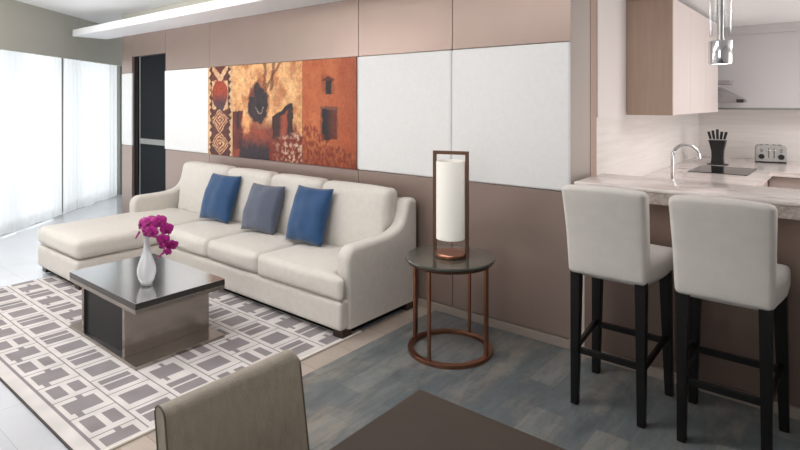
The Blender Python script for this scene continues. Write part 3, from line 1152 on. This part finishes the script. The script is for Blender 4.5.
# frame: main base + chaise base
bm = B()
softbox(bm, -4.72, SX1 - 0.008, 2.425, 3.2, 0.062, 0.25, 0.025, n=6)
build('base', bm, M['sofa'], sofa, True)
bm = B()
softbox(bm, SX0, -4.688, 1.738, 3.2, 0.062, 0.25, 0.03, n=6)
build('chaise_base', bm, M['sofa'], sofa, True)
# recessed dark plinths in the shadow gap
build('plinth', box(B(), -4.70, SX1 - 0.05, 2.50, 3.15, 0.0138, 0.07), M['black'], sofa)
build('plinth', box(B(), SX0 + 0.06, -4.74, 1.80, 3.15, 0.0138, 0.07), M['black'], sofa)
# back frame
bm = B()
softbox(bm, SX0 + 0.02, SX1 - 0.02, 3.09, 3.212, 0.1, 0.79, 0.03, n=8)
build('back_frame', bm, M['sofa'], sofa, True)


def arm(x0, x1, yf):
    """side profile lofted across the arm's width, rounded at both edges"""
    raw = [(yf, 0.062), (yf, 0.30), (yf, 0.47)] + arc(yf + 0.085, 0.49, 0.085, 180, 90, 8) + \
        [(2.66, 0.5755), (2.75, 0.576), (2.83, 0.578), (2.90, 0.583), (2.96, 0.594), (3.005, 0.613), (3.04, 0.642), (3.063, 0.68), (3.076, 0.72), (3.086, 0.76), (3.098, 0.788), (3.12, 0.802), (3.15, 0.805), (3.19, 0.80), (3.207, 0.785), (3.212, 0.76), (3.212, 0.40), (3.212, 0.062)]
    m = len(raw)
    nrm = []
    for i in range(m):
        a, b = Vector(raw[max(i - 1, 0)]), Vector(raw[min(i + 1, m - 1)])
        d = (b - a).normalized()
        nrm.append(Vector((d.y, -d.x)))
    r = 0.034
    bm = B()
    rings = []
    steps = [R(a) for a in (0, 18, 36, 54, 72, 90)]
    xs = [(x0 + r * (1 - math.sin(a)), r * (1 - math.cos(a))) for a in reversed(steps)]
    xs = sorted([(x0 + r - r * math.cos(R(a)), r - r * math.sin(R(a))) for a in (0, 18, 36, 54, 72, 90)])
    xs += sorted([(x1 - r + r * math.cos(R(a)), r - r * math.sin(R(a))) for a in (0, 18, 36, 54, 72, 90)])
    for x, ins in xs:
        rings.append([bm.verts.new((x, p[0] + q.x * ins, p[1] + (q.y * ins if 0 < k < m - 1 else 0))) for k, (p, q) in enumerate(zip(raw, nrm))])
    for a, b in zip(rings, rings[1:]):
        for i in range(m):
            bm.faces.new([a[i], a[(i + 1) % m], b[(i + 1) % m], b[i]])
    bm.faces.new(rings[0][::-1])
    bm.faces.new(rings[-1])
    return bm


build('armrest', arm(SX1 - 0.115, SX1, 2.487), M['sofa'], sofa, True)
build('armrest', arm(SX0, SX0 + 0.115, 2.53), M['sofa'], sofa, True)
# seat cushions
for i, (a, b) in enumerate(((-4.672, -3.965), (-3.962, -3.312))):
    bm = B()
    softbox(bm, a, b, 2.415, 2.98, 0.252, 0.405, 0.045, (0.004, 0.014, 0.022), 12, 0.004, seed=i)
    build('seat_cushion', bm, M['sofa'], sofa, True, angle=180)
# right seat cushion wraps round the front of the arm
bm = B()
softbox(bm, -3.309, -2.566, 2.415, 2.98, 0.252, 0.405, 0.034, (0.004, 0.014, 0.022), 12, 0.004,
        shear=lambda p: Vector((p.x + (0.122 * sstep(-2.75, -2.566, p.x) * (1 - sstep(2.455, 2.485, p.y))), p.y, p.z)), seed=5)
build('seat_cushion', bm, M['sofa'], sofa, True, angle=180)
bm = B()
softbox(bm, SX0 + 0.005, -4.676, 1.735, 2.98, 0.255, 0.412, 0.05, (0.006, 0.008, 0.016), 14, 0.003, seed=9)
build('chaise_cushion', bm, M['sofa'], sofa, True, angle=180)


# back cushions, leaning back
def lean(y0, z0, k):
    return lambda p: Vector((p.x, p.y + (p.z - z0) * k, p.z))


bx = [-5.36, -4.545, -3.90, -3.255, -2.548]
for i in range(4):
    bm = B()
    right = (i == 3)
    softbox(bm, bx[i] + 0.004, bx[i + 1] - 0.004, 2.925, 3.075, 0.385, 0.885 - 0.004 * i, 0.05, (0.004, 0.02, 0.007), 12, 0.004, shear=lean(0, 0.385, 0.13), seed=20 + i)
    if right:
        # above the arm the last cushion swells out over it, below it tucks in
        for v in bm.verts:
            if v.co.x > -2.62 and v.co.z < 0.60:
                v.co.x = min(v.co.x, -2.568)
    build('back_cushion', bm, M['sofa'], sofa, True, angle=180)
# feet
for (x, y) in ((SX1 - 0.1, 2.45), (SX1 - 0.1, 3.1), (-3.6, 3.1), (SX0 + 0.03, 1.77), (-4.80, 1.77), (SX0 + 0.03, 3.1)):
    z0 = 0.0138 if (y < 2.6 and x < -2.46) else 0.0005
    build('foot', box(B(), x, x + 0.085, y, y + 0.085, z0, 0.064, 0.003), M['foot'], sofa)


# throw pillows
def pillow(loc, rz, lean_deg, w, h, t, material, label, seed, roll=0.0):
    n = 22
    bm = B()
    vs = {}
    for s in (1, -1):
        for i in range(n + 1):
            for j in range(n + 1):
                u, v = i / n * 2 - 1, j / n * 2 - 1
                edge = i in (0, n) or j in (0, n)
                if edge and s == -1:
                    vs[(s, i, j)] = vs[(1, i, j)]
                    continue
                th = t * ((1 - u ** 2) * (1 - v ** 2)) ** 0.42
                th *= 1 + 0.12 * noise.noise(Vector((u * 1.6, v * 1.6, seed + s)))
                pin = 1 - 0.055 * (1 - abs(v) ** 2) * abs(u) ** 3
                pin2 = 1 - 0.055 * (1 - abs(u) ** 2) * abs(v) ** 3
                x = u * w / 2 * pin
                z = h / 2 + v * h / 2 * pin2
                y = s * th + 0.012 * noise.noise(Vector((u * 2, v * 2, seed + 7)))
                vs[(s, i, j)] = bm.verts.new((x, y, z))
    for s in (1, -1):
        for i in range(n):
            for j in range(n):
                bm.faces.new([vs[(s, i, j)], vs[(s, i + 1, j)], vs[(s, i + 1, j + 1)], vs[(s, i, j + 1)]])
    bmesh.ops.rotate(bm, verts=bm.verts[:], matrix=Matrix.Rotation(R(roll), 3, 'Y'))
    bmesh.ops.rotate(bm, verts=bm.verts[:], matrix=Matrix.Rotation(R(-lean_deg), 3, 'X'))
    bmesh.ops.rotate(bm, verts=bm.verts[:], matrix=Matrix.Rotation(R(rz), 3, 'Z'))
    lo = min(v.co.z for v in bm.verts)
    bmesh.ops.translate(bm, verts=bm.verts[:], vec=(0, 0, -lo))
    o = build('throw_pillow', bm, material, None, True, angle=180)
    o.location = loc
    tag(o, label, 'pillow', 'throw pillows on the sofa')
    return o


pillow((-4.46, 2.795, 0.428), 3, 20, 0.43, 0.43, 0.08, M['blue'], 'blue square throw pillow at the chaise end of the sofa', 1)
pillow((-3.80, 2.78, 0.428), 4, 20, 0.40, 0.40, 0.085, M['greyp'], 'grey woven throw pillow between the two blue ones', 2)
pillow((-3.225, 2.78, 0.428), 3, 19, 0.385, 0.435, 0.08, M['blue'], 'blue square throw pillow nearest the right armrest', 3)

# ------------------------------------------------------------------ coffee table
CX0, CX1, CY0, CY1 = -3.985, -3.06, 1.437, 2.0
ct = root('coffee_table', ((CX0 + CX1) / 2, (CY0 + CY1) / 2, RT), 'low coffee table with a dark glossy top and steel sides on the rug', 'coffee table')
M['tableedge'] = mat('dark_table_edge', srgb(70, 66, 64), 0.25, metal=0.4)
build('top', box(B(), CX0, CX1, CY0, CY1, 0.3815, 0.385, 0.001), M['tabletop'], ct)
build('top_edge', box(B(), CX0, CX1, CY0, CY1, 0.348, 0.3815, 0.001), M['tableedge'], ct)
build('under_plate', box(B(), CX0, CX1, CY0, CY1, 0.322, 0.3475, 0.0015), M['steel'], ct)
build('side_panel', box(B(), -3.255, -3.225, CY0 + 0.015, CY1 - 0.01, 0.034, 0.3218, 0.0015), M['steel'], ct)
build('side_panel', box(B(), -3.825, -3.795, CY0 + 0.015, CY1 - 0.01, 0.034, 0.3218, 0.0015), M['steel'], ct)
build('black_core', box(B(), -3.7945, -3.2555, CY0 + 0.03, CY1 - 0.03, 0.034, 0.3218), M['ctblack'], ct)
build('base_plate', box(B(), CX0, CX1, CY0, CY1, 0.0136, 0.0338, 0.0015), M['steel'], ct)

# vase and orchid
VX, VY = -3.324, 1.629
t = root('bottle_vase', (VX, VY, 0.385), 'milky white teardrop bottle vase on the coffee table', 'vase')
bm = B()
pr = [(0.0, 0.400), (0.034, 0.400), (0.046, 0.425), (0.0545, 0.46), (0.054, 0.49), (0.045, 0.525), (0.032, 0.56), (0.022, 0.595), (0.0165, 0.63), (0.0155, 0.665), (0.0185, 0.69),
      (0.0215, 0.70), (0.0195, 0.70), (0.014, 0.685), (0.012, 0.66), (0.013, 0.63), (0.018, 0.595), (0.0, 0.56)]
lathe(bm, pr, VX, VY, 36)
build('vase_body', bm, M['milk'], t, True, angle=180)
bm = B()
lathe(bm, [(0, 0.3855), (0.026, 0.3855), (0.034, 0.392), (0.0345, 0.3995), (0, 0.3995)], VX, VY, 30)
build('clear_foot', bm, M['clear'], t, True)
cr = Vector((math.cos(R(39.2)), math.sin(R(39.2)), 0))
cf = Vector((-math.sin(R(39.2)), math.cos(R(39.2)), 0))
t = root('orchid_spray', (VX, VY, 0.66), 'magenta orchid spray arching out of the white vase', 'flower')
PXM = 164.0


def op(px, py, dep=0.0):
    p = Vector((VX, VY, 0)) + cr * ((px - 147.5) / PXM) + cf * dep
    p.z = 1.5 - (py - 102.3) / PXM
    return p


bm = B()
tube(bm, [op(147.5, 244), op(147.2, 234), op(146.5, 226), op(148, 219), op(153, 216), op(160, 218), op(167, 226), op(170, 236), op(171, 246), op(168, 252)], 0.0032, 6)
build('stem', bm, M['stem'], t, True)


def bloom(c, s, az, el, seed):
    rnd = random.Random(seed)
    bm = B()
    for q in range(5):
        a = R(90 + q * 72 + rnd.uniform(-8, 8))
        wide = 0.62 if q in (1, 4) else 0.42
        L = s * (1.0 if q in (1, 4) else 0.92)
        g = []
        for i in range(7):
            tt = i / 6
            hw = L * wide * (math.sin(math.pi * min(1, tt * 0.9 + 0.06)) ** 0.7)
            row = []
            for j in range(5):
                k = j / 2 - 1
                x, y = tt * L, k * hw
                z = 0.22 * L * math.sin(tt * 2.6) - 0.2 * L * k * k * tt + rnd.uniform(-1, 1) * 0.02 * L
                row.append(bm.verts.new((x * math.cos(a) - y * math.sin(a), x * math.sin(a) + y * math.cos(a), z + 0.001 * q)))
            g.append(row)
        for i in range(6):
            for j in range(4):
                bm.faces.new([g[i][j], g[i + 1][j], g[i + 1][j + 1], g[i][j + 1]])
    lip = B()
    lathe(lip, [(0.0, 0.001), (0.012 * s / .04, 0.008), (0.009 * s / .04, 0.022), (0, 0.026)], 0, -0.15 * s, 8)
    rot = Matrix.Rotation(az, 3, 'Z') @ Matrix.Rotation(el, 3, 'X')
    for b_ in (bm, lip):
        bmesh.ops.rotate(b_, verts=b_.verts[:], matrix=rot)
        bmesh.ops.translate(b_, verts=b_.verts[:], vec=c)
    o = build('bloom', bm, M['petal'], t, True, angle=180)
    build('lip', lip, M['petal_dark'], o, True)


fl_ = [(143.5, 224, .0, .044), (152, 221.5, -.03, .046), (161.5, 221, -.02, .046), (157, 230, -.05, .044), (167.5, 229, .0, .042), (149.5, 231, -.03, .036), (166, 238, -.03, .040), (172.5, 245, .0, .040), (165.5, 244, -.03, .032), (170, 250.5, -.02, .028)]
for i, (px, py, dp, s) in enumerate(fl_):
    bloom(op(px, py, dp), s, R(39.2 + (-38, 12, 25, -8, 40, -25, 15, 30, -30, 5)[i]), R((75, 68, 80, 95, 85, 105, 95, 110, 100, 120)[i]), i)
for (x0, y0, x1, y1) in ((142, 231, 138, 238), (168, 250, 160, 257)):
    bm = B()
    a, b = op(x0, y0, -.02), op(x1, y1, -.02)
    tube(bm, [a, a.lerp(b, .3), a.lerp(b, .7), b], 0.008, 8, 0.5)
    build('bud', bm, M['petal'], t, True)

# ------------------------------------------------------------------ round side table
TX0, TY0 = -1.879, 2.785
st_ = root('side_table', (TX0, TY0, 0), 'round bronze side table with a grey glass top beside the sofa', 'side table')
bm = B()
lathe(bm, [(0, 0.547), (0.262, 0.547), (0.2705, 0.552), (0.273, 0.560), (0.270, 0.568), (0, 0.568)], TX0, TY0, 64)
build('top', bm, M['stone_top'], st_, True, angle=30)
bm = B()
lathe(bm, [(0, 0.528), (0.244, 0.528), (0.256, 0.535), (0.260, 0.5468), (0, 0.5468)], TX0, TY0, 64)
build('under_rim', bm, M['bronze_dark'], st_, True, angle=30)
bm = B()
lathe(bm, [(0.224, 0.0005), (0.256, 0.0005), (0.257, 0.0015), (0.257, 0.0205), (0.256, 0.022), (0.224, 0.022), (0.223, 0.0205), (0.223, 0.0015)], TX0, TY0, 64, close=True)
build('floor_ring', bm, M['bronze'], st_, True, angle=30)
for az, hw in ((189, 0.018), (274, 0.009), (93, 0.009), (5, 0.018)):
    bm = B()
    box(bm, 0.231, 0.248, -hw, hw, 0.022, 0.5278, 0.002)
    bmesh.ops.rotate(bm, verts=bm.verts[:], matrix=Matrix.Rotation(R(az), 3, 'Z'))
    bmesh.ops.translate(bm, verts=bm.verts[:], vec=(TX0, TY0, 0))
    build('leg', bm, M['bronze'], st_)

# table lamp on it
LX, LY = -1.873, 2.784
lp_ = root('table_lamp', (LX, LY, 0.568), 'table lamp with a white cylinder shade in a slim bronze frame', 'lamp', rz=R(20))
bm = B()
lathe(bm, [(0, 0.0005), (0.092, 0.0005), (0.096, 0.006), (0.096, 0.02), (0.092, 0.026), (0, 0.026)], 0, 0, 48)
build('base', bm, M['bronze'], lp_, True, world=False, angle=30)
FW, FT = 0.111, 0.0085
bm = B()
box(bm, -FW, -FW + 0.021, -FT, FT, 0.0, 0.637, 0.0015)
box(bm, FW - 0.021, FW, -FT, FT, 0.0, 0.637, 0.0015)
box(bm, -FW + 0.021, FW - 0.021, -FT, FT, 0.616, 0.637, 0.0015)
build('frame', bm, M['bronze_dark'], lp_, world=False)
bm = B()
lathe(bm, [(0.0865, 0.108), (0.0885, 0.11), (0.0885, 0.575), (0.0865, 0.577), (0.084, 0.575), (0.084, 0.11)], 0, 0, 48, close=True)
build('lamp_shade', bm, M['shade'], lp_, True, world=False, angle=30)
bm = B()
lathe(bm, [(0, 0.122), (0.0835, 0.122), (0.0835, 0.126), (0, 0.126)], 0, 0, 40)
build('diffuser', bm, M['shade'], lp_, world=False)
for sx in (-1, 1):
    build('shade_pin', box(B(), min(sx * 0.0845, sx * 0.0902), max(sx * 0.0845, sx * 0.0902), -0.004, 0.004, 0.33, 0.338), M['bronze_dark'], lp_, world=False)

# ------------------------------------------------------------------ bar stools (local: x right, y towards the bar, origin between the legs on the floor)
def make_stool():
    o = root('bar_stool', (0, 0, 0), '', 'stool', 'ivory bar stools at the counter')
    # legs
    for sx, y, xb, xt, h, w in ((-1, -0.185, 0.158, 0.154, 0.67, 0.0175), (1, -0.185, 0.158, 0.154, 0.67, 0.0175), (-1, 0.195, 0.188, 0.172, 0.66, 0.019), (1, 0.195, 0.188, 0.172, 0.66, 0.019)):
        wt = w * 1.4
        yt = y + (0.012 if y < 0 else -0.015)
        bm = B()
        hexa(bm, [(sx * xb - w, y - w, 0.0005), (sx * xb + w, y - w, 0.0005), (sx * xb + w, y + w, 0.0005), (sx * xb - w, y + w, 0.0005)],
             [(sx * xt - wt, yt - wt, h), (sx * xt + wt, yt - wt, h), (sx * xt + wt, yt + wt, h), (sx * xt - wt, yt + wt, h)], 0.003)
        build('leg', bm, M['ebony'], o, world=False)
    # stretchers
    build('stretcher', box(B(), -0.15, 0.15, -0.188, -0.170, 0.255, 0.285, 0.002), M['ebony'], o, world=False)
    build('stretcher', box(B(), -0.166, 0.166, 0.172, 0.192, 0.262, 0.292, 0.002), M['ebony'], o, world=False)
    for sx in (-1, 1):
        bm = B()
        hexa(bm, [(sx * 0.163 - 0.009, -0.165, 0.25), (sx * 0.163 + 0.009, -0.165, 0.25), (sx * 0.178 + 0.009, 0.178, 0.285), (sx * 0.178 - 0.009, 0.178, 0.285)],
             [(sx * 0.163 - 0.009, -0.165, 0.28), (sx * 0.163 + 0.009, -0.165, 0.28), (sx * 0.178 + 0.009, 0.178, 0.315), (sx * 0.178 - 0.009, 0.178, 0.315)], 0.002)
        build('stretcher', bm, M['ebony'], o, world=False)
    # upholstered seat
    bm = B()
    softbox(bm, -0.208, 0.208, -0.17, 0.268, 0.635, 0.745, 0.026, (0.002, 0.004, 0.012), 10, 0.002,
            shear=lambda p: Vector((p.x * (0.87 + 0.13 * sstep(-0.17, 0.12, p.y)), p.y, p.z)))
    build('seat', bm, M['stool'], o, True, world=False, angle=180)

    def bend(p):
        z = (p.z - 0.655) / 0.43
        return Vector((p.x * (1 + 0.07 * z), p.y - 0.055 * z * z - 0.012 * z + 0.012 * (1 - (p.x / 0.19) ** 2) * z * -1, p.z + 0.012 * (1 - (p.x / 0.19) ** 2) * max(0, z)))
    bm = B()
    softbox(bm, -0.184, 0.184, -0.215, -0.13, 0.655, 1.09, 0.024, (0.001, 0.004, 0.0), 10, 0.0015, shear=bend)
    build('backrest', bm, M['stool'], o, True, world=False, angle=180)
    return o


s1 = make_stool()
s1.location = (-0.903, 2.868, 0)
s1['label'] = 'ivory fabric bar stool with dark wood legs nearest the lamp'
s2 = copy_tree(s1)
s2.location = (-0.418, 2.868, 0)
s2['label'] = 'ivory fabric bar stool with dark wood legs farther from the lamp, at the picture edge'

# ------------------------------------------------------------------ foreground dining chair and table
dt = root('dining_table', (-0.1, 0.4, 0), 'dark walnut dining table corner in front of the slate floor', 'table')
build('tabletop', box(B(), -0.873, 0.9, -0.75, 1.152, 0.70, 0.75, 0.004), M['walnut'], dt)
for x, y in ((-0.62, 0.85), (0.62, 0.85), (-0.62, -0.5), (0.62, -0.5)):
    build('leg', box(B(), x, x + 0.08, y, y + 0.08, 0.0005, 0.699, 0.003), M['ebony'], dt)

dc = root('dining_chair', (-0.95, 0.775, 0), 'taupe leather dining chair with a slim dark edged back at the table', 'chair')


def cb(p):
    # lean, and slight hollow of the back towards the table
    k = (0.845 - p.z)
    v = (p.y - 0.7775) / 0.1875
    return Vector((-1.152 + p.x + 0.16 * k - 0.0 * v, p.y + 0.0 * k, p.z))


bm = B()
y0, y1 = 0.592, 0.962
th = 0.042
prof = [(th / 2, 0.42), (th / 2, 0.5), (th / 2, 0.6), (th / 2, 0.7), (th / 2, 0.845 - th / 2)] + arc(0, 0.845 - th / 2, th / 2, 0, 180, 10)[1:] + [(-th / 2, 0.7), (-th / 2, 0.6), (-th / 2, 0.5), (-th / 2, 0.42)]
RC = 0.02
ysr = [y0 + (y1 - RC - y0) * j / 10 for j in range(11)] + [y1 - RC + RC * math.sin(R(a)) for a in (15, 30, 45, 60, 75, 90)]


def crop_z(y, z):
    d = y - (y1 - RC)
    top = 0.845 if d <= 0 else 0.845 - RC + math.sqrt(max(0, RC * RC - d * d))
    return z if z < 0.75 else 0.75 + (z - 0.75) * (top - 0.75) / 0.095


rows = [[bm.verts.new(cb(Vector((x, y, crop_z(y, z))))) for x, z in prof] for y in ysr]
for a, b in zip(rows, rows[1:]):
    for i in range(len(prof) - 1):
        bm.faces.new([a[i], a[i + 1], b[i + 1], b[i]])
bm.faces.new(rows[0])
bm.faces.new(rows[-1][::-1])
build('backrest', bm, M['leather'], dc, True, angle=50)
for yy in (y0, y1):
    o = build('piping', tube(B(), [cb(Vector((x, yy, crop_z(yy, z)))) for x, z in prof], 0.0024, 6), M['piping'], dc, True)
bm = B()
softbox(bm, -1.085, -0.72, 0.585, 0.97, 0.40, 0.48, 0.03, (0, 0, 0.012), 8)
build('seat', bm, M['leather'], dc, True, angle=180)
for x, y in ((-1.09, 0.595), (-1.09, 0.925), (-0.77, 0.595), (-0.77, 0.925)):
    build('leg', box(B(), x, x + 0.035, y, y + 0.035, 0.0005, 0.41, 0.002), M['ebony'], dc)
